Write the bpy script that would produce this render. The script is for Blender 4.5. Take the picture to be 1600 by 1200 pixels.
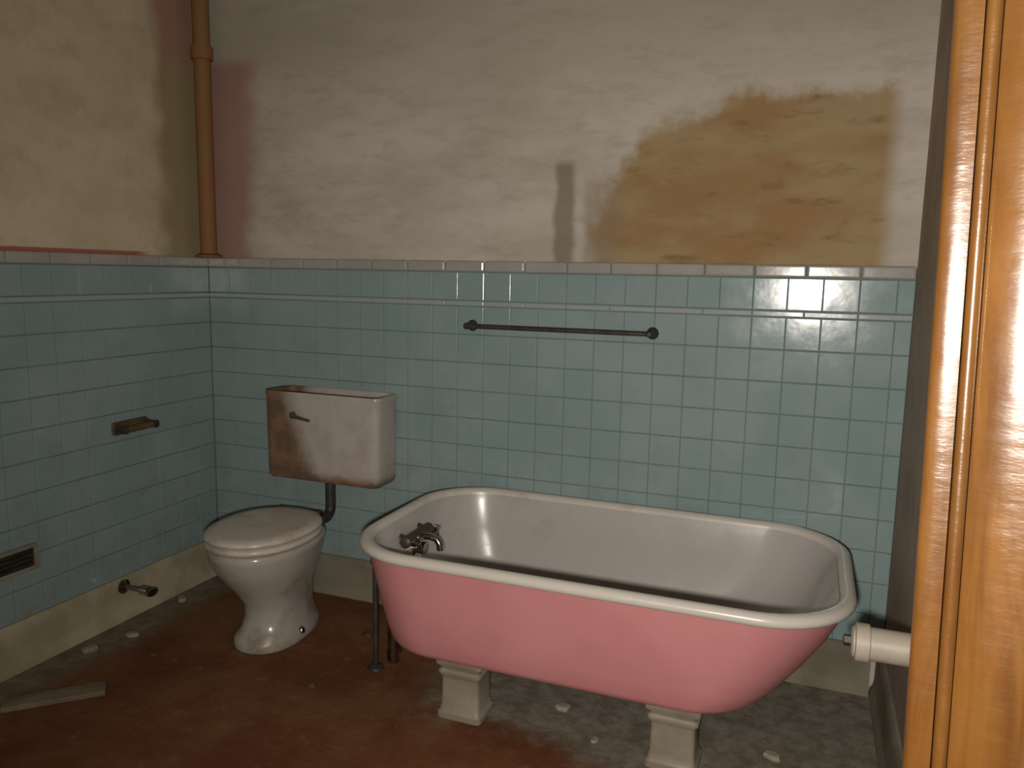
import bpy, bmesh, math, random
from math import sin, cos, pi, radians, atan
from mathutils import Vector, Matrix, noise

for o in list(bpy.data.objects):
    bpy.data.objects.remove(o, do_unlink=True)
S = bpy.context.scene
COL = S.collection
random.seed(7)

# ------------------------------------------------------------------ camera
F = 1220.0
YAW, PIT, ROLL, EYE = radians(20.8), atan(173.5 / F), 0.0185, 1.385
fw = Vector((-sin(YAW) * cos(PIT), cos(YAW) * cos(PIT), -sin(PIT)))
r0 = Vector((cos(YAW), sin(YAW), 0))
u0 = r0.cross(fw)
Rv = r0 * cos(ROLL) + u0 * sin(ROLL)
Uv = -r0 * sin(ROLL) + u0 * cos(ROLL)
cam_d = bpy.data.cameras.new('camera')
cam = bpy.data.objects.new('camera', cam_d)
COL.objects.link(cam)
m = Matrix((Rv, Uv, -fw)).transposed().to_4x4()
m.translation = (0, 0, EYE)
cam.matrix_world = m
cam_d.sensor_fit = 'HORIZONTAL'
cam_d.sensor_width = 36
cam_d.lens = 36 * F / 1600
cam_d.clip_start = 0.02
S.camera = cam

# ------------------------------------------------------------------ world and light
W = bpy.data.worlds.new('dim_hallway_air')
S.world = W
W.use_nodes = True
W.node_tree.nodes['Background'].inputs[0].default_value = (1.0, 0.76, 0.50, 1)
W.node_tree.nodes['Background'].inputs[1].default_value = 0.13

ld = bpy.data.lights.new('phone_torch', 'SPOT')
ld.energy = 150
ld.color = (1.0, 0.93, 0.84)
ld.shadow_soft_size = 0.03
ld.spot_size = radians(135)
ld.spot_blend = 1.0
lo = bpy.data.objects.new('phone_torch', ld)
COL.objects.link(lo)
lo.location = (-0.03, 0.0, EYE - 0.085)
tgt = Vector((-0.45, 2.75, 1.15))
lo.rotation_euler = (tgt - lo.location).to_track_quat('-Z', 'Y').to_euler()

S.view_settings.view_transform = 'Standard'
S.view_settings.look = 'None'
S.view_settings.gamma = 1
S.view_settings.exposure = 0.0
S.view_settings.use_curve_mapping = False


# ------------------------------------------------------------------ material helpers
class G:
    """small node graph helper"""
    def __init__(self, name, rough=0.5, spec=0.5, metal=0.0):
        self.m = bpy.data.materials.new(name)
        self.m.use_nodes = True
        self.t = self.m.node_tree
        self.b = self.t.nodes['Principled BSDF']
        self.b.inputs['Roughness'].default_value = rough
        self.b.inputs['Specular IOR Level'].default_value = spec
        self.b.inputs['Metallic'].default_value = metal
        self.tc = self.t.nodes.new('ShaderNodeTexCoord')

    def _in(self, sock, v):
        if isinstance(v, bpy.types.NodeSocket):
            self.t.links.new(v, sock)
        else:
            if isinstance(v, tuple) and len(v) == 3 and sock.type == 'RGBA':
                v = v + (1,)
            sock.default_value = v

    def obj(self, scale=(1, 1, 1), loc=(0, 0, 0)):
        n = self.t.nodes.new('ShaderNodeMapping')
        self.t.links.new(self.tc.outputs['Object'], n.inputs[0])
        n.inputs['Scale'].default_value = scale
        n.inputs['Location'].default_value = loc
        return n.outputs[0]

    def noise(self, scale, detail=5, rough=0.55, vec=None, dist=0.0):
        n = self.t.nodes.new('ShaderNodeTexNoise')
        self.t.links.new(vec or self.tc.outputs['Object'], n.inputs['Vector'])
        n.inputs['Scale'].default_value = scale
        n.inputs['Detail'].default_value = detail
        n.inputs['Roughness'].default_value = rough
        n.inputs['Distortion'].default_value = dist
        return n.outputs['Fac']

    def xyz(self):
        n = self.t.nodes.new('ShaderNodeSeparateXYZ')
        self.t.links.new(self.tc.outputs['Object'], n.inputs[0])
        return n.outputs

    def math(self, op, a, b=0.0, c=0.0, clamp=False):
        n = self.t.nodes.new('ShaderNodeMath')
        n.operation = op
        n.use_clamp = clamp
        self._in(n.inputs[0], a)
        self._in(n.inputs[1], b)
        self._in(n.inputs[2], c)
        return n.outputs[0]

    def step(self, v, lo, hi, a=0.0, b=1.0):
        n = self.t.nodes.new('ShaderNodeMapRange')
        n.interpolation_type = 'SMOOTHSTEP'
        self._in(n.inputs['Value'], v)
        for k, x in (('From Min', lo), ('From Max', hi), ('To Min', a), ('To Max', b)):
            self._in(n.inputs[k], x)
        return n.outputs[0]

    def mix(self, f, a, b):
        n = self.t.nodes.new('ShaderNodeMix')
        n.data_type = 'RGBA'
        self._in(n.inputs['Factor'], f)
        self._in(n.inputs['A'], a) if False else self._in(n.inputs[6], a)
        self._in(n.inputs[7], b)
        return n.outputs[2]

    def color(self, c):
        self._in(self.b.inputs['Base Color'], c)

    def rough(self, r):
        self._in(self.b.inputs['Roughness'], r)

    def bump(self, h, strength=0.3, dist=0.01):
        n = self.t.nodes.new('ShaderNodeBump')
        n.inputs['Strength'].default_value = strength
        n.inputs['Distance'].default_value = dist
        self.t.links.new(h, n.inputs['Height'])
        self.t.links.new(n.outputs[0], self.b.inputs['Normal'])


def mottled(name, a, b, scale=6, rough=0.5, lo=0.35, hi=0.65, spec=0.5, metal=0.0, bump=0.0, bscale=40):
    g = G(name, rough, spec, metal)
    g.color(g.mix(g.step(g.noise(scale), lo, hi), a, b))
    if bump:
        g.bump(g.noise(bscale), bump, 0.004)
    return g.m


# upper back wall: dirty plaster with a patch of exposed tan base coat and pink old paint by the corner
def plaster_back():
    g = G('old_plaster_back', 0.85, 0.15)
    x, y, z = g.xyz()
    st = g.noise(2.2, 6, 0.6, g.obj((0.7, 1, 1.9)))
    fine = g.noise(14, 6, 0.65, g.obj((0.6, 1, 1.8)))
    base = g.mix(g.step(st, 0.34, 0.66), (0.45, 0.405, 0.34), (0.56, 0.51, 0.45))
    base = g.mix(g.step(fine, 0.45, 0.75, 0, 0.45), base, (0.32, 0.285, 0.23))
    # duller, darker olive tone towards the top
    top = g.step(g.math('ADD', z, g.math('MULTIPLY', st, 0.5)), 2.15, 2.6)
    base = g.mix(g.math('MULTIPLY', top, 0.5), base, (0.31, 0.275, 0.205))
    # tan patch
    dx = g.math('DIVIDE', g.math('SUBTRACT', x, -0.02), 0.74)
    dz = g.math('DIVIDE', g.math('SUBTRACT', z, 1.40), 0.60)
    d = g.math('SQRT', g.math('ADD', g.math('POWER', g.math('ABSOLUTE', dx), 2.6), g.math('POWER', g.math('ABSOLUTE', dz), 2.6)))
    pn = g.noise(5.5, 6, 0.62)
    dd = g.math('ADD', d, g.math('MULTIPLY', g.math('SUBTRACT', pn, 0.5), 0.55))
    patch = g.step(dd, 0.88, 1.03, 1.0, 0.0)
    side = g.step(x, 0.17, 0.24, 1.0, 0.0)
    patch = g.math('MULTIPLY', patch, side)
    pc = g.mix(g.step(g.noise(4.5, 6, 0.6, g.obj((0.7, 1, 1.6))), 0.38, 0.62), (0.315, 0.195, 0.09), (0.36, 0.265, 0.145))
    pc = g.mix(g.step(g.noise(11, 5, 0.6, g.obj((0.5, 1, 1.7))), 0.55, 0.72, 0, 0.75), pc, (0.21, 0.125, 0.052))
    col = g.mix(patch, base, pc)
    # narrow scar left by a removed batten
    wob = g.math('ADD', x, g.math('MULTIPLY', g.math('SUBTRACT', g.noise(9), 0.5), 0.05))
    s1 = g.math('MULTIPLY', g.step(wob, -0.905, -0.875), g.step(wob, -0.835, -0.805, 1, 0))
    s1 = g.math('MULTIPLY', s1, g.step(z, 1.76, 1.80, 1, 0))
    col = g.mix(g.math('MULTIPLY', s1, 0.75), col, (0.21, 0.165, 0.115))
    s2 = g.math('MULTIPLY', g.step(wob, -0.80, -0.76), g.step(wob, -0.70, -0.60, 1, 0))
    s2 = g.math('MULTIPLY', s2, g.step(g.math('ADD', z, g.math('MULTIPLY', fine, 0.2)), 1.72, 1.88, 1, 0))
    col = g.mix(g.math('MULTIPLY', s2, 0.55), col, (0.27, 0.21, 0.14))
    # strip of pink old paint beside the corner
    pk = g.math('ADD', x, g.math('MULTIPLY', g.math('SUBTRACT', g.noise(7), 0.5), 0.16))
    pk = g.math('MULTIPLY', g.step(pk, -2.30, -2.16, 1, 0), g.step(z, 2.20, 2.26, 1, 0))
    col = g.mix(g.math('MULTIPLY', pk, 0.85), col, (0.34, 0.19, 0.15))
    g.color(col)
    h = g.math('ADD', g.math('MULTIPLY', patch, -0.8), g.math('ADD', g.math('MULTIPLY', fine, 0.35), g.math('MULTIPLY', st, 0.3)))
    h = g.math('SUBTRACT', h, g.math('MULTIPLY', s1, 0.5))
    g.bump(h, 0.45, 0.006)
    return g.m


def plaster_left():
    g = G('old_plaster_left', 0.85, 0.15)
    x, y, z = g.xyz()
    st = g.noise(2.2, 6, 0.6, g.obj((1, 0.8, 1.8)))
    fine = g.noise(13, 6, 0.65)
    base = g.mix(g.step(st, 0.34, 0.66), (0.50, 0.43, 0.30), (0.60, 0.53, 0.39))
    base = g.mix(g.step(fine, 0.45, 0.75, 0, 0.4), base, (0.38, 0.32, 0.20))
    # pink band left above the tile cap
    zz = g.math('ADD', z, g.math('MULTIPLY', g.math('SUBTRACT', fine, 0.5), 0.006))
    band = g.math('MULTIPLY', g.step(zz, 1.440, 1.445, 1, 0), g.step(y, 2.35, 2.45, 1, 0))
    col = g.mix(band, base, (0.36, 0.14, 0.10))
    # olive stain and pink scrape beside the corner
    yy = g.math('ADD', y, g.math('MULTIPLY', g.math('SUBTRACT', g.noise(6), 0.5), 0.15))
    ol = g.step(yy, 2.45, 2.55)
    pinkhi = g.step(z, 2.17, 2.23)
    col = g.mix(g.math('MULTIPLY', ol, 0.8), col, g.mix(pinkhi, (0.27, 0.215, 0.10), (0.33, 0.17, 0.12)))
    g.color(col)
    g.bump(g.math('ADD', fine, st), 0.35, 0.005)
    return g.m


def tile_mat(name, c1, c2, rough=0.14):
    g = G(name, rough, 0.36)
    n = g.noise(3.5, 5, 0.6)
    col = g.mix(g.step(n, 0.35, 0.65), c1, c2)
    grime = g.noise(9, 7, 0.7)
    x, y, z = g.xyz()
    low = g.step(z, 0.15, 1.1, 0.40, 0.12)
    col = g.mix(g.math('MULTIPLY', g.step(grime, 0.46, 0.74), low), col, (0.20, 0.17, 0.12))
    g.color(col)
    g.rough(g.step(grime, 0.35, 0.8, rough, rough + 0.10))
    g.bump(g.noise(9, 3, 0.5), 0.10, 0.01)
    return g.m


def floor_mat():
    g = G('grimy_floor', 0.8, 0.2)
    x, y, z = g.xyz()
    n = g.noise(2.6, 7, 0.62)
    f = g.noise(16, 8, 0.68)
    brown = g.mix(g.step(n, 0.36, 0.66), (0.14, 0.048, 0.020), (0.20, 0.095, 0.042))
    brown = g.mix(g.step(f, 0.52, 0.75, 0, 0.6), brown, (0.22, 0.15, 0.10))
    grey = g.mix(g.step(f, 0.35, 0.65), (0.155, 0.135, 0.10), (0.26, 0.235, 0.19))
    # grey plaster dust lies under the tub and along the walls
    e = g.math('ADD', y, g.math('MULTIPLY', g.math('SUBTRACT', n, 0.5), 0.5))
    e = g.math('ADD', e, g.math('MULTIPLY', x, 0.16))
    dust = g.step(e, 1.86, 2.02)
    dust = g.math('MULTIPLY', dust, g.step(x, -1.25, -0.95))
    ew = g.math('ADD', x, g.math('MULTIPLY', g.math('SUBTRACT', n, 0.5), 0.35))
    wallside = g.step(ew, -2.38, -2.20, 1, 0)
    dust = g.math('MAXIMUM', dust, g.math('MULTIPLY', wallside, 0.8))
    g.color(g.mix(dust, brown, grey))
    g.bump(g.math('ADD', f, g.math('MULTIPLY', n, 0.6)), 0.6, 0.008)
    return g.m


def wood_mat():
    g = G('varnished_pine', 0.3, 0.5)
    v = g.obj((9, 9, 0.8))
    n = g.noise(3.0, 6, 0.6, v, 0.8)
    col = g.mix(g.step(n, 0.3, 0.7), (0.20, 0.085, 0.018), (0.115, 0.044, 0.010))
    w = g.noise(2.0, 4, 0.5)
    col = g.mix(g.step(w, 0.45, 0.75, 0, 0.5), col, (0.23, 0.12, 0.032))
    g.color(col)
    g.rough(g.step(g.noise(20, 4), 0.3, 0.7, 0.24, 0.38))
    g.b.inputs['Coat Weight'].default_value = 0.8
    g.b.inputs['Coat Roughness'].default_value = 0.24
    g.bump(g.noise(14, 6, 0.6, g.obj((1, 1, 3.2))), 0.3, 0.006)
    return g.m


def china(name, base, stain, thr=(0.55, 0.75), rough=0.15):
    g = G(name, rough, 0.5)
    n = g.noise(5, 7, 0.65)
    g.color(g.mix(g.step(n, thr[0], thr[1]), base, stain))
    g.rough(g.step(n, 0.4, 0.8, rough, 0.5))
    return g.m


def tank_mat():
    g = G('rust_stained_china', 0.3, 0.5)
    x, y, z = g.xyz()          # local coordinates: origin at the tank's bottom centre
    n = g.math('SUBTRACT', g.noise(9, 7, 0.66), 0.5)
    # rust runs down the left third and along the bottom edge
    a = g.math('ADD', x, g.math('MULTIPLY', n, 0.16))
    a = g.math('ADD', a, g.math('MULTIPLY', g.math('SUBTRACT', z, 0.2), 0.38))
    r1 = g.step(a, -0.15, -0.04, 1, 0)
    b = g.math('ADD', z, g.math('MULTIPLY', n, 0.10))
    r2 = g.step(b, 0.01, 0.06, 1, 0)
    base = g.mix(g.step(n, -0.1, 0.2), (0.47, 0.43, 0.395), (0.40, 0.345, 0.305))
    rust = g.mix(g.step(g.noise(14), 0.4, 0.6), (0.10, 0.05, 0.018), (0.19, 0.095, 0.035))
    g.color(g.mix(g.math('MULTIPLY', g.math('MAXIMUM', r1, r2), 0.9), base, rust))
    g.rough(g.step(a, -0.12, 0.0, 0.7, 0.25))
    return g.m


M = {}
M['plaster_back'] = plaster_back()
M['plaster_left'] = plaster_left()
M['plaster_side'] = mottled('plaster_side', (0.30, 0.26, 0.20), (0.38, 0.34, 0.27), 4, 0.85, spec=0.1, bump=0.3)
M['tile'] = tile_mat('teal_wall_tile', (0.235, 0.325, 0.330), (0.275, 0.355, 0.355))
M['liner'] = tile_mat('grey_liner_tile', (0.31, 0.37, 0.375), (0.35, 0.39, 0.39))
M['cap'] = tile_mat('grey_cap_tile', (0.335, 0.325, 0.305), (0.39, 0.375, 0.35))
M['grout'] = mottled('dark_grout', (0.15, 0.205, 0.20), (0.19, 0.245, 0.235), 8, 0.9, spec=0.1)
M['floor'] = floor_mat()
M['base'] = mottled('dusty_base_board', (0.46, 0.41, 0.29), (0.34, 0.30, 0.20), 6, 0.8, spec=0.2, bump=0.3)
M['base_dark'] = mottled('dark_base_board', (0.24, 0.215, 0.16), (0.17, 0.15, 0.11), 6, 0.85, spec=0.15, bump=0.3)  # darker tone for the back and right baseboards
M['wall_brown'] = mottled('brown_side_plaster', (0.42, 0.34, 0.28), (0.33, 0.265, 0.21), 4, 0.85, spec=0.1, bump=0.25)
M['wood'] = wood_mat()
M['pink'] = mottled('pink_enamel_paint', (0.60, 0.255, 0.262), (0.55, 0.225, 0.23), 3, 0.38, spec=0.4, bump=0.04, bscale=25)
M['enamel'] = china('white_tub_enamel', (0.46, 0.43, 0.41), (0.38, 0.345, 0.29), (0.5, 0.75), 0.22)
M['rim'] = china('worn_rim_enamel', (0.60, 0.56, 0.50), (0.42, 0.35, 0.27), (0.58, 0.74), 0.2)
M['cream'] = mottled('cream_paint', (0.32, 0.285, 0.225), (0.25, 0.215, 0.16), 9, 0.5, bump=0.15)
M['creambright'] = mottled('cream_pipe_paint', (0.42, 0.37, 0.30), (0.33, 0.285, 0.22), 9, 0.5, bump=0.15)
M['china'] = china('dirty_toilet_china', (0.42, 0.39, 0.35), (0.24, 0.20, 0.14), (0.48, 0.7), 0.15)
M['seat'] = china('toilet_seat_plastic', (0.58, 0.53, 0.46), (0.35, 0.29, 0.22), (0.5, 0.72), 0.25)
M['tank'] = tank_mat()
M['chrome'] = mottled('tarnished_chrome', (0.50, 0.47, 0.42), (0.28, 0.24, 0.19), 20, 0.22, metal=1.0)
M['blacksteel'] = mottled('blackened_metal', (0.045, 0.042, 0.038), (0.08, 0.065, 0.05), 18, 0.5, metal=0.4)
M['rust'] = mottled('rusty_pipe_paint', (0.27, 0.115, 0.05), (0.23, 0.135, 0.055), 5, 0.7, spec=0.3, bump=0.3)
M['dark'] = mottled('dark_void_shade', (0.018, 0.014, 0.011), (0.03, 0.022, 0.016), 8, 0.9, spec=0.05)  # near-black that paints the shade inside the cistern and the vent
M['brownwood'] = mottled('old_brown_wood', (0.13, 0.085, 0.035), (0.09, 0.06, 0.03), 12, 0.6, bump=0.2)
M['debris'] = mottled('plaster_chips', (0.36, 0.32, 0.25), (0.24, 0.20, 0.15), 14, 0.9, spec=0.1, bump=0.4)
M['debrisbrown'] = mottled('brown_scraps', (0.13, 0.075, 0.04), (0.085, 0.05, 0.03), 14, 0.9, spec=0.1, bump=0.4)
M['plank'] = mottled('pale_board', (0.25, 0.20, 0.14), (0.18, 0.14, 0.095), 10, 0.8, spec=0.2, bump=0.3)


# ------------------------------------------------------------------ mesh helpers
def link(name, bm, mats, parent=None, smooth=False, loc=None, auto=None):
    me = bpy.data.meshes.new(name)
    bmesh.ops.recalc_face_normals(bm, faces=bm.faces[:])
    bm.to_mesh(me)
    bm.free()
    for x in (mats if isinstance(mats, (list, tuple)) else [mats]):
        me.materials.append(x)
    if smooth:
        for p in me.polygons:
            p.use_smooth = True
    if auto is not None:
        for p in me.polygons:
            p.use_smooth = True
        bmx = bmesh.new()
        bmx.from_mesh(me)
        for e in bmx.edges:
            if len(e.link_faces) == 2 and e.calc_face_angle(0) > radians(auto):
                e.smooth = False
        bmx.to_mesh(me)
        bmx.free()
    o = bpy.data.objects.new(name, me)
    COL.objects.link(o)
    if parent:
        o.parent = parent
    if loc:
        o.location = loc
    return o


def box(bm, x0, x1, y0, y1, z0, z1, bev=0.0, seg=2, mi=0, mat=None):
    r = bmesh.ops.create_cube(bm, size=1)
    vs = r['verts']
    for v in vs:
        v.co = Vector(((x0 + x1) / 2 + v.co.x * (x1 - x0), (y0 + y1) / 2 + v.co.y * (y1 - y0), (z0 + z1) / 2 + v.co.z * (z1 - z0)))
    fs = set(f for v in vs for f in v.link_faces)
    for f in fs:
        f.material_index = mi
    if bev:
        es = list(set(e for v in vs for e in v.link_edges))
        r = bmesh.ops.bevel(bm, geom=es, offset=bev, segments=seg, affect='EDGES', profile=0.5, material=mi)
        vs = list(set(v for v in vs if v.is_valid) | set(r['verts']) | set(v for f in r['faces'] for v in f.verts))
    if mat:
        bmesh.ops.transform(bm, matrix=mat, verts=vs)
    return vs


def loft(bm, rings, cap0=False, cap1=False, closed=True):
    vr = [[bm.verts.new(p) for p in r] for r in rings]
    n = len(vr[0])
    for a, b in zip(vr, vr[1:]):
        for i in range(n if closed else n - 1):
            j = (i + 1) % n
            bm.faces.new((a[i], a[j], b[j], b[i]))
    if cap0:
        bm.faces.new(vr[0])
    if cap1:
        bm.faces.new(vr[-1])
    return vr


def tube(bm, pts, rad, n=14, caps=True):
    """round tube along a polyline; rad is a number or one radius per point"""
    pts = [Vector(p) for p in pts]
    rads = rad if isinstance(rad, (list, tuple)) else [rad] * len(pts)
    rings = []
    up = Vector((0, 0, 1))
    d0 = (pts[1] - pts[0]).normalized()
    if abs(d0.dot(up)) > 0.9:
        up = Vector((1, 0, 0))
    a = d0.cross(up).normalized()
    for i, p in enumerate(pts):
        if i == 0:
            d = d0
        elif i == len(pts) - 1:
            d = (pts[-1] - pts[-2]).normalized()
        else:
            d = ((pts[i] - pts[i - 1]).normalized() + (pts[i + 1] - pts[i]).normalized()).normalized()
        a = (a - d * a.dot(d)).normalized()
        b = d.cross(a)
        rings.append([p + (a * cos(2 * pi * k / n) + b * sin(2 * pi * k / n)) * rads[i] for k in range(n)])
    loft(bm, rings, caps, caps)


def arc(c, r, a0, a1, u, v, n=8):
    c, u, v = Vector(c), Vector(u), Vector(v)
    return [c + (u * cos(a0 + (a1 - a0) * i / n) + v * sin(a0 + (a1 - a0) * i / n)) * r for i in range(n + 1)]


def rrect(cx, cy, hx, hy, rl, rr, z, n=10):
    """rounded rectangle ring; rl / rr are the corner radii of the left / right end"""
    pts = []
    for (sx, sy, a0, r) in ((1, 1, 0, rr), (-1, 1, pi / 2, rl), (-1, -1, pi, rl), (1, -1, 1.5 * pi, rr)):
        r = min(r, hx * 0.98, hy * 0.98)
        ox, oy = cx + sx * (hx - r), cy + sy * (hy - r)
        for i in range(n + 1):
            a = a0 + pi / 2 * i / n
            pts.append(Vector((ox + r * cos(a), oy + r * sin(a), z)))
    return pts


def ellipse(cx, cy, rx, ryf, ryb, z, n=48, p=2.0):
    """egg outline: ryf towards the viewer (-y), ryb towards the wall"""
    pts = []
    for i in range(n):
        a = 2 * pi * i / n
        c, s = cos(a), sin(a)
        x = math.copysign(abs(c) ** (2 / p), c) * rx
        y = math.copysign(abs(s) ** (2 / p), s) * (ryb if s > 0 else ryf)
        pts.append(Vector((cx + x, cy + y, z)))
    return pts


def struct(name, bm, mats, parent=None, **k):
    o = link(name, bm, mats, parent, **k)
    if not parent:
        o['kind'] = 'structure'
    return o


def thing(name, label, cat, loc, group=None, rz=0.0):
    o = bpy.data.objects.new(name, None)
    o.empty_display_size = 0.1
    COL.objects.link(o)
    o.location = loc
    o.rotation_euler = (0, 0, rz)
    o['label'] = label
    o['category'] = cat
    if group:
        o['group'] = group
    return o


# ------------------------------------------------------------------ the room
XL, XR, YB, ZC = -2.476, 0.300, 2.75, 2.75     # left, right, back, ceiling
bm = bmesh.new(); box(bm, -3.2, 1.6, -1.5, YB + 0.2, -0.12, 0)
struct('floor', bm, M['floor'])
bm = bmesh.new(); box(bm, -3.2, 1.6, -1.5, YB + 0.2, ZC, ZC + 0.1)
struct('ceiling', bm, M['plaster_side'])
bm = bmesh.new(); box(bm, XL - 0.12, XR + 0.12, YB, YB + 0.12, 0, ZC)
struct('wall_back', bm, M['plaster_back'])
bm = bmesh.new(); box(bm, XL - 0.12, XL, -1.5, YB, 0, ZC)
struct('wall_left', bm, M['plaster_left'])
bm = bmesh.new(); box(bm, XR, XR + 0.12, 1.26, YB, 0, ZC)
struct('wall_right', bm, M['wall_brown'])
bm = bmesh.new(); box(bm, 0.40, 1.6, 1.14, 1.26, 0, ZC)
struct('wall_front', bm, M['plaster_side'])

# tile wainscot: rows from z = 0.171 up, a thin liner course, a top tile course and a rounded cap
TOP = 1.385
rows = []
z = TOP
rows.append((z - 0.107, z, 'tile'))
rows.append((1.2565, 1.2765, 'liner'))
z = 1.2565
for i in range(10):
    rows.append((z - 0.1085, z - 0.0005, 'tile'))
    z -= 0.1085
ZB = z      # lower edge of the tiling
CAPT = 1.428
GAP = 0.0014


def wainscot(name, along, u0_, u1_, face, sgn):
    """along 'x' or 'y'; the tile faces stand sgn*T off plane 'face'"""
    T = 0.012
    bm = bmesh.new()

    def bx(a0, a1, z0, z1, t0, t1, bev, mi, tilt=True):
        w = face + sgn * t0, face + sgn * t1
        lo_, hi_ = min(w), max(w)
        mat = None
        if tilt:
            c = Vector(((a0 + a1) / 2, (lo_ + hi_) / 2, (z0 + z1) / 2)) if along == 'x' else Vector(((lo_ + hi_) / 2, (a0 + a1) / 2, (z0 + z1) / 2))
            e = 0.007
            r1 = Matrix.Rotation(random.uniform(-e, e), 4, 'Z')
            r2 = Matrix.Rotation(random.uniform(-e, e), 4, 'X' if along == 'x' else 'Y')
            mat = Matrix.Translation(c) @ r1 @ r2 @ Matrix.Translation(-c)
        if along == 'x':
            box(bm, a0, a1, lo_, hi_, z0, z1, bev, 2, mi, mat)
        else:
            box(bm, lo_, hi_, a0, a1, z0, z1, bev, 2, mi, mat)
    bx(u0_, u1_, ZB, CAPT - 0.012, 0.0, T - 0.0035, 0, 1, False)        # grout bed
    p = 0.1085
    n = int(math.ceil((u1_ - u0_) / p))
    for (z0, z1, k) in rows:
        if k == 'tile':
            for i in range(n):
                a0 = u0_ + i * p + GAP / 2
                a1 = min(u0_ + (i + 1) * p, u1_) - GAP / 2
                if a1 - a0 > 0.01:
                    bx(a0, a1, z0 + GAP, z1 - GAP, 0.002, T, 0.0025, 0)
        else:
            q = p * 1.5
            for i in range(int(math.ceil((u1_ - u0_) / q))):
                a0 = u0_ + i * q + GAP / 2
                a1 = min(u0_ + (i + 1) * q, u1_) - GAP / 2
                if a1 - a0 > 0.01:
                    bx(a0, a1, z0 + GAP * 0.7, z1 - GAP * 0.7, 0.002, T + 0.002, 0.003, 2)
    q = p * 1.5
    for i in range(int(math.ceil((u1_ - u0_) / q))):
        a0 = u0_ + i * q + GAP / 2
        a1 = min(u0_ + (i + 1) * q, u1_) - GAP / 2
        if a1 - a0 > 0.01:
            bx(a0, a1, TOP + GAP, CAPT, 0.001, T + 0.005, 0.0075, 3)
    return struct(name, bm, [M['tile'], M['grout'], M['liner'], M['cap']])


wainscot('trim_1', 'x', XL + 0.013, XR - 0.001, YB, -1)
wainscot('trim_2', 'y', -0.3, YB - 0.002, XL, 1)


def base_profile(name, along, a0, a1, face, sgn):
    bm = bmesh.new()
    prof = [(0.0, 0.0), (0.034, 0.0), (0.030, 0.02), (0.022, 0.034), (0.019, 0.05), (0.018, ZB - 0.03), (0.014, ZB - 0.010), (0.008, ZB - 0.002), (0.0, ZB - 0.002)]
    rings = []
    for a in (a0, a1):
        rings.append([Vector((a, face + sgn * t, zz)) if along == 'x' else Vector((face + sgn * t, a, zz)) for t, zz in prof])
    loft(bm, rings, True, True)
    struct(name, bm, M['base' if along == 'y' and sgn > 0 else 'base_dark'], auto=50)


base_profile('baseboard_left', 'y', -0.3, YB - 0.035, XL, 1)
base_profile('baseboard_back', 'x', XL + 0.001, XR - 0.035, YB, -1)
base_profile('baseboard_right', 'y', 1.27, YB - 0.001, XR, -1)

# ------------------------------------------------------------------ varnished door frame on the right, close to the viewer
# profile of the frame post seen from above: face turned slightly towards the doorway, rounded beads
PX, PY = 0.176, 1.13
door = bpy.data.objects.new('door_1', None)
COL.objects.link(door)
door.location = (PX, PY, 0)
door.rotation_euler = (0, radians(-1.3), radians(-11))
door['kind'] = 'structure'


def extr(bm, prof, z0, z1, nz=40):
    rings = []
    for k in range(nz + 1):
        zz = z0 + (z1 - z0) * k / nz
        rings.append([Vector((a, b, zz)) for a, b in prof])
    loft(bm, rings, True, True)


bm = bmesh.new()
prof = [(0.0, 0.105), (0.0, 0.008), (0.003, 0.002), (0.008, 0.0)]
prof += [(0.016, -0.0015), (0.026, -0.001), (0.034, 0.0), (0.034, 0.105)]
extr(bm, prof, -0.0, 2.70)
link('door_post', bm, M['wood'], door, auto=45)
bm = bmesh.new()
prof = [(0.035, 0.1), (0.035, 0.004)] + [(0.044 + 0.009 * cos(pi + t * pi / 8), 0.004 - 0.010 * sin(t * pi / 8)) for t in range(0, 9)] + [(0.053, 0.1)]
extr(bm, prof, -0.0, 2.70)
link('bead_moulding', bm, M['wood'], door, auto=45)
bm = bmesh.new()
prof = [(0.054, 0.1), (0.054, 0.006), (0.060, 0.001), (0.10, -0.003), (0.15, -0.004), (0.185, 0.0), (0.19, 0.006), (0.19, 0.1)]
extr(bm, prof, -0.0, 2.70)
link('architrave', bm, M['wood'], door, auto=45)
bm = bmesh.new()
box(bm, 0.022, 0.20, 0.106, 0.15, 0, 2.70, 0.004)
link('door_stop', bm, M['brownwood'], door, auto=45)

# ------------------------------------------------------------------ corner pipe
t = thing('riser_pipe', 'rust-brown vertical pipe in the wall corner above the tiles', 'pipe', (XL + 0.062, YB - 0.062, CAPT))
bm = bmesh.new(); tube(bm, [(0, 0, 0.002), (0, 0, ZC - CAPT - 0.002)], 0.034, 24)
link('pipe_run', bm, M['rust'], t, auto=45)
bm = bmesh.new(); tube(bm, [(0, 0, 0.80), (0, 0, 0.802), (0, 0, 0.85), (0, 0, 0.852)], [0.035, 0.044, 0.044, 0.035], 24)
link('coupling', bm, M['rust'], t, auto=45)
bm = bmesh.new(); tube(bm, [(0, 0, 0.001), (0, 0, 0.006), (0, 0, 0.016)], [0.056, 0.055, 0.035], 24)
link('floor_collar', bm, M['rust'], t, auto=45)

# ------------------------------------------------------------------ bathtub
TX0, TX1, TY0, TY1, RIM = -1.305, 0.165, 1.905, 2.722, 0.568
cx, cy, hx, hy = (TX0 + TX1) / 2, (TY0 + TY1) / 2, (TX1 - TX0) / 2, (TY1 - TY0) / 2
tub = thing('bathtub', 'white enamel bathtub with a flat pink outside, on cream block feet', 'bathtub', (cx, cy, 0))
RL, RR = 0.24, 0.24


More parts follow.
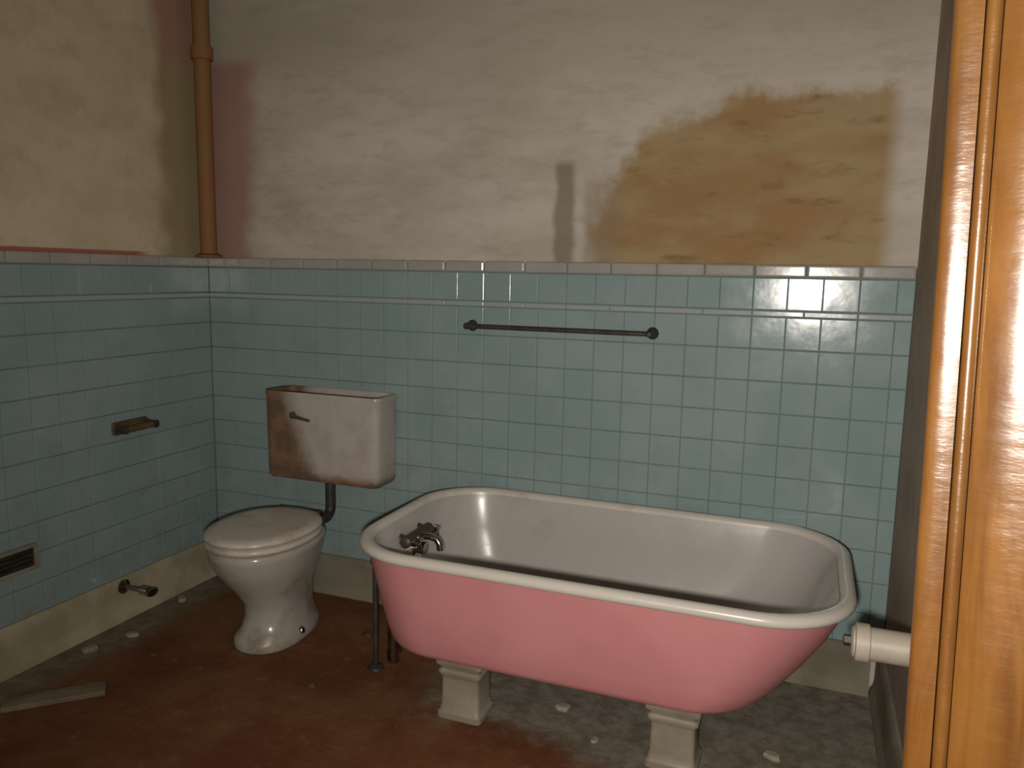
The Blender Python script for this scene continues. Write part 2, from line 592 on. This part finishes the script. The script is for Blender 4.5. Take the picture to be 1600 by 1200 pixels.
def ins(d, z, dxl=0.0, dxr=0.0, dyf=0.0, dyb=0.0):
    """ring set in by d, with extra insets at the left, right, front and back"""
    x0, x1 = -hx + d + dxl, hx - d - dxr
    y0, y1 = -hy + d + dyf, hy - d - dyb
    return rrect((x0 + x1) / 2, (y0 + y1) / 2, (x1 - x0) / 2, (y1 - y0) / 2, max(RL - d * 0.6, 0.05), max(RR - d * 0.6, 0.05), z)


# rolled rim
bm = bmesh.new()
rings = []
rc = 0.020
for i in range(17):
    a = radians(-75) + radians(240) * i / 16      # from under the outer lip, over the top, to the inside
    d = 0.022 - rc * cos(a)
    rings.append(ins(d, RIM - 0.018 + 0.018 * sin(a)))
rings.append(ins(0.0445, RIM - 0.034))
loft(bm, rings)
link('rim', bm, M['rim'], tub, smooth=True)
# inside of the bowl
bm = bmesh.new()
prof = [(0.0435, 0.020, 0, 0), (0.052, 0.05, 0.01, 0.002), (0.066, 0.14, 0.035, 0.01), (0.085, 0.24, 0.09, 0.02), (0.105, 0.29, 0.15, 0.035),
        (0.135, 0.322, 0.20, 0.06), (0.18, 0.336, 0.24, 0.08), (0.25, 0.342, 0.27, 0.10), (0.33, 0.344, 0.29, 0.11)]
rings = [ins(d, RIM - dz, dxl=b, dxr=a) for d, dz, a, b in prof]
loft(bm, rings, False, True)
link('basin', bm, M['enamel'], tub, smooth=True)
# pink outside
bm = bmesh.new()
prof = [(0.024, 0.034, 0, 0, 0), (0.026, 0.044, 0.0, 0, 0), (0.038, 0.12, 0.025, 0.005, 0), (0.050, 0.20, 0.065, 0.010, 0),
        (0.061, 0.27, 0.105, 0.015, 0), (0.070, 0.318, 0.14, 0.020, 0.0), (0.078, 0.334, 0.15, 0.022, 0), (0.092, 0.343, 0.16, 0.026, 0),
        (0.14, 0.347, 0.17, 0.05, 0), (0.20, 0.356, 0.20, 0.07, 0), (0.27, 0.372, 0.24, 0.10, 0)]
rings = [ins(d, RIM - dz, dxl=b, dxr=a) for d, dz, a, b, c in prof]
loft(bm, rings, False, True)
link('outer_shell', bm, M['pink'], tub, smooth=True)
# feet: cream blocks with a moulded neck
for fx, fy in ((-0.94, 2.115), (-0.285, 2.115), (-0.94, 2.53), (-0.285, 2.53)):
    ztop = 0.222
    rings = []
    for (s, zz) in ((0.070, 0.0), (0.074, 0.004), (0.074, 0.022), (0.068, 0.028), (0.064, 0.05), (0.063, 0.135), (0.066, 0.142), (0.072, 0.150), (0.072, 0.158),
                    (0.066, 0.164), (0.068, 0.172), (0.078, 0.182), (0.080, 0.205), (0.076, ztop)):
        rings.append(rrect(fx - cx, fy - cy, s, s * 0.85, 0.014, 0.014, zz, 4))
    bm = bmesh.new()
    loft(bm, rings, True, True)
    link('foot', bm, M['cream'], tub, auto=40)
# overflow plate and drain inside
bm = bmesh.new()
tube(bm, [(TX0 - cx + 0.068, 0, 0.385), (TX0 - cx + 0.086, 0, 0.386), (TX0 - cx + 0.092, 0, 0.387)], [0.036, 0.036, 0.022], 24)
link('overflow_plate', bm, M['chrome'], tub, auto=40)
# waste pipe under the tub's left end
bm = bmesh.new()
wx = TX0 - cx
tube(bm, [(wx + 0.12, 0.0, 0.44), (wx + 0.03, 0, 0.44)] + arc((wx + 0.03, 0, 0.40), 0.04, pi / 2, pi, (1, 0, 0), (0, 0, 1)) +
     [(wx - 0.01, 0, 0.12)] + [(wx - 0.01, 0, 0.002)], 0.021, 14)
link('waste_pipe', bm, M['chrome'], tub, auto=60)

# ------------------------------------------------------------------ bath tap with its supply pipes at the tub's left end
FX, FY = -1.335, (TY0 + TY1) / 2
TO = Vector((FX - cx, FY - cy, 0))     # the tap is bolted through the tub's end wall: a part of the tub
WI = TX0 - FX + 0.058          # inner face of the tub's end wall at tap height
HZ = 0.482
bm = bmesh.new()
tube(bm, [(WI + 0.028, -0.092, HZ), (WI + 0.028, -0.086, HZ), (WI + 0.028, 0.086, HZ), (WI + 0.028, 0.092, HZ)], [0.012, 0.020, 0.020, 0.012], 18)
for dy in (-0.065, 0.065):
    tube(bm, [(WI - 0.012, dy, HZ), (WI - 0.008, dy, HZ), (WI + 0.002, dy, HZ), (WI + 0.02, dy, HZ)], [0.028, 0.028, 0.020, 0.016], 18)
tap = link('bath_tap', bm, M['blacksteel'], tub, auto=40, loc=TO)
for dy in (-0.065, 0.065):
    bm = bmesh.new()
    tube(bm, [(-0.012, dy, 0.004), (-0.012, dy, HZ - 0.03)] + arc((0.018, dy, HZ - 0.03), 0.03, pi, pi / 2, (1, 0, 0), (0, 0, 1)) + [(WI, dy, HZ)], 0.0095, 12)
    tube(bm, [(-0.012, dy, 0.0015), (-0.012, dy, 0.008), (-0.012, dy, 0.018)], [0.030, 0.028, 0.010], 18)
    tube(bm, [(-0.012, dy, 0.38), (-0.012, dy, 0.382), (-0.012, dy, 0.41), (-0.012, dy, 0.412)], [0.010, 0.016, 0.016, 0.010], 6)
    link('supply_pipe', bm, M['blacksteel'], tap, auto=40)
bm = bmesh.new()
tube(bm, [(WI + 0.035, 0, HZ), (WI + 0.08, 0, HZ + 0.004), (WI + 0.105, 0, HZ - 0.004), (WI + 0.116, 0, HZ - 0.022), (WI + 0.118, 0, HZ - 0.04)],
     [0.0135, 0.013, 0.0125, 0.0125, 0.013], 16)
link('spout', bm, M['chrome'], tap, auto=50)
for dy in (-1, 1):
    bm = bmesh.new()
    tube(bm, [(WI + 0.04, dy * 0.065, HZ), (WI + 0.068, dy * 0.065, HZ)], 0.008, 12)
    for k in range(2):
        v = Vector((0, cos(k * pi / 2 + 0.4), sin(k * pi / 2 + 0.4))) * 0.027
        c = Vector((WI + 0.070, dy * 0.065, HZ))
        tube(bm, [c - v, c - v * 0.85, c + v * 0.85, c + v], [0.0035, 0.0068, 0.0068, 0.0035], 10)
    link('cross_handle', bm, M['chrome'], tap, auto=50)

# ------------------------------------------------------------------ wall-hung cistern, without a lid
KX, KW, KD, K0, KH = -1.79, 0.265, 0.168, 0.535, 0.362
cist = thing('toilet_cistern', 'white lidless toilet cistern hung on the tiled wall, streaked with brown rust', 'cistern', (KX, YB - 0.014, K0))
bm = bmesh.new()
rings = []
for (s, zz) in ((-0.030, 0.0), (-0.012, 0.004), (-0.004, 0.016), (-0.002, 0.05), (0.0, KH - 0.02), (0.004, KH - 0.014), (0.005, KH - 0.003), (0.002, KH), (-0.014, KH), (-0.018, KH - 0.004), (-0.020, KH - 0.03), (-0.024, 0.06), (-0.04, 0.03)):
    rings.append(rrect(0, -KD / 2, KW + s, max(KD / 2 + s * (0.7 if s < 0 else 0.0), 0.02), 0.03, 0.03, zz, 6))
loft(bm, rings, True, True)
link('tank_body', bm, M['tank'], cist, auto=45)
bm = bmesh.new()      # near-black block: the shade inside the open tank, put into colour
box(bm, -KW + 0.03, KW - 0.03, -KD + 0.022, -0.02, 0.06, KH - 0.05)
link('inner_shade', bm, M['dark'], cist)
bm = bmesh.new()
tube(bm, [(-0.12, -KD + 0.003, 0.27), (-0.12, -KD - 0.010, 0.27)], [0.016, 0.014], 16)
tube(bm, [(-0.12, -KD - 0.014, 0.27), (-0.07, -KD - 0.017, 0.262), (-0.035, -KD - 0.015, 0.256)], [0.008, 0.007, 0.006], 10)
link('flush_lever', bm, M['chrome'], cist, auto=50)

# ------------------------------------------------------------------ toilet
QX, QY = -1.83, 2.285
toi = thing('toilet', 'dirty white floor-standing toilet with its lid closed, below the rust-streaked cistern', 'toilet', (QX, QY, 0))
bm = bmesh.new()
outer = [  # rx, front, back, z, shift
    (0.118, 0.150, 0.235, 0.0, 0.02), (0.122, 0.154, 0.238, 0.006, 0.02), (0.120, 0.150, 0.235, 0.035, 0.02), (0.104, 0.120, 0.215, 0.06, 0.025),
    (0.096, 0.105, 0.20, 0.11, 0.03), (0.100, 0.115, 0.195, 0.16, 0.03), (0.122, 0.150, 0.20, 0.22, 0.02), (0.150, 0.190, 0.215, 0.28, 0.01),
    (0.170, 0.215, 0.235, 0.33, 0.0), (0.177, 0.226, 0.245, 0.365, 0), (0.180, 0.230, 0.250, 0.375, 0), (0.180, 0.230, 0.250, 0.392, 0),
    (0.172, 0.222, 0.242, 0.398, 0), (0.135, 0.182, 0.15, 0.397, 0), (0.125, 0.17, 0.14, 0.38, 0), (0.11, 0.15, 0.12, 0.30, 0), (0.06, 0.08, 0.06, 0.22, 0)]
rings = [ellipse(0, s, rx, f_, b_, zz, 48, 2.2) for rx, f_, b_, zz, s in outer]
loft(bm, rings, True, True)
link('bowl', bm, M['china'], toi, smooth=True)
bm = bmesh.new()
rings = [ellipse(0, 0, a, b, c, zz, 48, 2.15) for a, b, c, zz in ((0.120, 0.165, 0.12, 0.404), (0.180, 0.232, 0.205, 0.404), (0.187, 0.239, 0.212, 0.409), (0.187, 0.239, 0.212, 0.419),
                                                          (0.180, 0.232, 0.205, 0.426), (0.125, 0.170, 0.125, 0.426), (0.120, 0.165, 0.12, 0.420))]
rings.append(rings[0])
loft(bm, rings)
link('seat', bm, M['seat'], toi, smooth=True)
bm = bmesh.new()
rings = [ellipse(0, 0, a, b, c, zz, 48, 2.15) for a, b, c, zz in ((0.10, 0.12, 0.10, 0.431), (0.178, 0.230, 0.205, 0.431), (0.188, 0.241, 0.214, 0.436), (0.189, 0.242, 0.214, 0.444),
                                                          (0.182, 0.234, 0.207, 0.452), (0.15, 0.20, 0.17, 0.456), (0.08, 0.11, 0.09, 0.457), (0.02, 0.03, 0.02, 0.457))]
loft(bm, rings, True, True)
link('lid', bm, M['seat'], toi, smooth=True)
for s in (-1, 1):
    bm = bmesh.new()
    tube(bm, [(s * 0.075, 0.205, 0.397), (s * 0.075, 0.205, 0.438)], 0.012, 14)
    tube(bm, [(s * 0.075 - 0.022, 0.205, 0.438), (s * 0.075 + 0.022, 0.205, 0.438)], 0.012, 14)
    link('hinge', bm, M['chrome'], toi, auto=50)
    bm = bmesh.new()
    tube(bm, [(s * 0.116, 0.04, 0.030), (s * 0.116, 0.04, 0.046), (s * 0.116, 0.04, 0.052)], [0.014, 0.012, 0.005], 12)
    link('bolt_cap', bm, M['chrome'], toi, auto=50)
bm = bmesh.new()
tube(bm, [(0.05, 0.34, 0.528), (0.05, 0.34, 0.45)] + arc((0.05, 0.30, 0.43), 0.04, 0, -pi / 2, (0, 1, 0), (0, 0, 1)) + [(0.03, 0.24, 0.385)], 0.021, 16)
link('flush_pipe', bm, M['blacksteel'], toi, auto=60)

# shut-off valve and feed pipe on the left wall beside the toilet
v = thing('shut_off_valve', 'small chrome shut-off valve on a short pipe low on the left wall beside the toilet', 'valve', (XL + 0.020, 2.20, 0.135))
bm = bmesh.new(); tube(bm, [(0, 0, 0), (0.004, 0, 0), (0.012, 0, 0)], [0.028, 0.028, 0.012], 18)
link('escutcheon', bm, M['chrome'], v, auto=40)
bm = bmesh.new(); tube(bm, [(0.01, 0, 0), (0.10, 0, 0)], 0.010, 12); tube(bm, [(0.092, 0, 0), (0.094, 0, 0), (0.13, 0, 0), (0.132, 0, 0)], [0.01, 0.018, 0.018, 0.01], 16)
link('valve_body', bm, M['chrome'], v, auto=40)
bm = bmesh.new()
rings = [[Vector((0.137 + dx, 0.024 * rr * cos(2 * pi * k / 24), 0.015 * rr * sin(2 * pi * k / 24))) for k in range(24)] for dx, rr in ((0, 0.5), (0, 1), (0.004, 1.1), (0.010, 1.1), (0.014, 1), (0.014, 0.3))]
loft(bm, rings, True, True)
link('oval_handle', bm, M['chrome'], v, auto=40)

# ------------------------------------------------------------------ towel bar on the back wall
bar = thing('towel_bar', 'thin blackened metal towel bar on the teal tiles above the bathtub', 'towel bar', (-0.86, YB - 0.012, 1.184))
bm = bmesh.new(); tube(bm, [(-0.355, -0.055, 0), (0.355, -0.055, 0)], 0.0085, 14)
link('rail', bm, M['blacksteel'], bar, auto=50)
for s in (-1, 1):
    bm = bmesh.new()
    tube(bm, [(s * 0.345, -0.001, 0), (s * 0.345, -0.006, 0), (s * 0.345, -0.014, 0), (s * 0.345, -0.062, 0), (s * 0.345, -0.068, 0)], [0.022, 0.021, 0.010, 0.012, 0.007], 18)
    link('bracket', bm, M['blacksteel'], bar, auto=50)

# ------------------------------------------------------------------ toilet roll holder on the left wall
h = thing('toilet_roll_holder', 'dark toilet roll holder with an empty wooden roller on the left tiled wall', 'toilet roll holder', (XL + 0.013, 2.275, 0.765))
bm = bmesh.new()
rings = []
for (d, s) in ((0.0, 1.0), (0.006, 1.0), (0.012, 0.92)):
    rings.append([Vector((d, p.x * s, p.y * s)) for p in rrect(0, 0, 0.085, 0.026, 0.012, 0.012, 0, 5)])
loft(bm, rings, True, True)
link('back_plate', bm, M['brownwood'], h, auto=40)
for s in (-1, 1):
    bm = bmesh.new()
    rings = []
    for (d, w, hh) in ((0.010, 0.009, 0.018), (0.03, 0.008, 0.014), (0.05, 0.008, 0.013), (0.062, 0.008, 0.015), (0.070, 0.006, 0.011)):
        rings.append([Vector((d, s * 0.074 + p.x, p.y)) for p in rrect(0, 0, w, hh, 0.004, 0.004, 0, 3)])
    loft(bm, rings, True, True)
    link('arm', bm, M['blacksteel'], h, auto=40)
bm = bmesh.new(); tube(bm, [(0.052, -0.066, 0), (0.052, -0.062, 0), (0.052, 0.062, 0), (0.052, 0.066, 0)], [0.006, 0.0125, 0.0125, 0.006], 16)
link('roller', bm, M['brownwood'], h, auto=40)

# ------------------------------------------------------------------ low dark vent at the far left
vt = thing('wall_vent', 'low dark wall vent in a pale frame at the far left edge', 'vent', (XL + 0.013, 1.66, 0.385))
bm = bmesh.new(); box(bm, 0, 0.004, -0.175, 0.175, -0.034, 0.034)
link('dark_opening', bm, M['dark'], vt)  # flat near-black plate, the vent's inner shade painted on
bm = bmesh.new()
box(bm, 0, 0.014, -0.19, 0.19, 0.032, 0.046, 0.003)
box(bm, 0, 0.014, -0.19, 0.19, -0.046, -0.032, 0.003)
box(bm, 0, 0.014, -0.19, -0.176, -0.0325, 0.0325, 0.002)
box(bm, 0, 0.014, 0.176, 0.19, -0.0325, 0.0325, 0.002)
link('frame', bm, M['cream'], vt, auto=40)
for k in range(4):
    bm = bmesh.new()
    zz = -0.024 + k * 0.016
    box(bm, 0.003, 0.012, -0.174, 0.174, zz - 0.0016, zz + 0.0016, mat=Matrix.Translation((0.0075, 0, zz)) @ Matrix.Rotation(radians(35), 4, 'Y') @ Matrix.Translation((-0.0075, 0, -zz)))
    link('slat', bm, M['blacksteel'], vt)

# ------------------------------------------------------------------ cream pipe stub in front of the tub's right end
rp = thing('drain_pipe', 'short thick cream pipe sticking out level beside the right end of the bathtub', 'pipe', (XR, 1.80, 0.592))
bm = bmesh.new()
tube(bm, [(-0.001, 0, 0), (-0.153, 0, 0.0), (-0.165, 0, 0), (-0.169, 0, 0)], [0.036, 0.036, 0.034, 0.028], 28)
link('pipe_run', bm, M['creambright'], rp, auto=40)
bm = bmesh.new()
tube(bm, [(-0.131, 0, 0), (-0.133, 0, 0), (-0.160, 0, 0), (-0.162, 0, 0)], [0.036, 0.042, 0.042, 0.036], 28)
link('end_collar', bm, M['creambright'], rp, auto=40)
bm = bmesh.new()
tube(bm, [(-0.168, 0, 0), (-0.183, 0, 0), (-0.185, 0, 0)], [0.013, 0.013, 0.009], 6)
link('plug', bm, M['blacksteel'], rp, auto=40)

# ------------------------------------------------------------------ debris on the floor
def chip(name, label, cat, loc, size, mat, group, rz, seed, tilt=0.0):
    rnd = random.Random(seed)
    n = rnd.randint(6, 8)
    out = []
    for i in range(n):
        a = 2 * pi * i / n + rnd.uniform(-0.25, 0.25)
        r = rnd.uniform(0.7, 1.0)
        out.append((cos(a) * r * size[0], sin(a) * r * size[1]))
    bm = bmesh.new()
    rings = []
    for s, zz in ((0.94, 0.0), (1.0, size[2] * 0.25), (0.97, size[2] * 0.75), (0.86, size[2])):
        rings.append([Vector((x * s, y * s, zz + rnd.uniform(0, 0.15) * size[2] * (zz > 0))) for x, y in out])
    loft(bm, rings, True, True)
    o = link(name, bm, mat, loc=loc)
    o.rotation_euler = (0, 0, rz)
    o['label'] = label
    o['category'] = cat
    if group:
        o['group'] = group
    return o


t = thing('floor_board', 'pale loose board lying on the brown floor at the lower left', 'board', (-2.19, 1.67, 0.0), rz=radians(44))
bm = bmesh.new()
box(bm, -0.14, 0.15, -0.035, 0.035, 0.001, 0.019, 0.002)
link('board', bm, M['plank'], t, auto=40)

bits = [
    (-2.36, 1.95, .035, 'debris', 'pale plaster fragment on the floor by the left wall, nearest the vent'),
    (-2.31, 2.10, .028, 'debris', 'pale plaster fragment on the floor just in front of the shut-off valve'),
    (-2.38, 2.42, .030, 'debris', 'pale plaster fragment on the floor by the left wall behind the shut-off valve'),
    (-2.12, 2.02, .020, 'debrisbrown', 'small brown rubble scrap on the floor in front of the toilet'),
    (-1.50, 2.45, .032, 'debrisbrown', 'brown rubble scrap on the floor right behind the toilet foot, near the back wall'),
    (-1.48, 2.06, .024, 'debrisbrown', 'brown rubble scrap on the floor between the toilet and the bath supply pipes'),
    (-0.66, 2.25, .030, 'debris', 'grey plaster fragment in the dust under the middle of the bathtub'),
    (-0.52, 2.12, .018, 'debris', 'small grey plaster fragment under the bathtub, left of the right foot'),
    (-0.02, 2.24, .030, 'debris', 'grey plaster fragment in the dust under the right end of the bathtub')]
for i, (x, y, s, mk, lab) in enumerate(bits):
    chip('plaster_fragment' if mk == 'debris' else 'rubble_scrap', lab, 'rubble', (x, y, 0), (s, s * 0.7, s * 0.45), M[mk],
         'fallen rubble on the floor', random.uniform(0, 6), 10 + i)
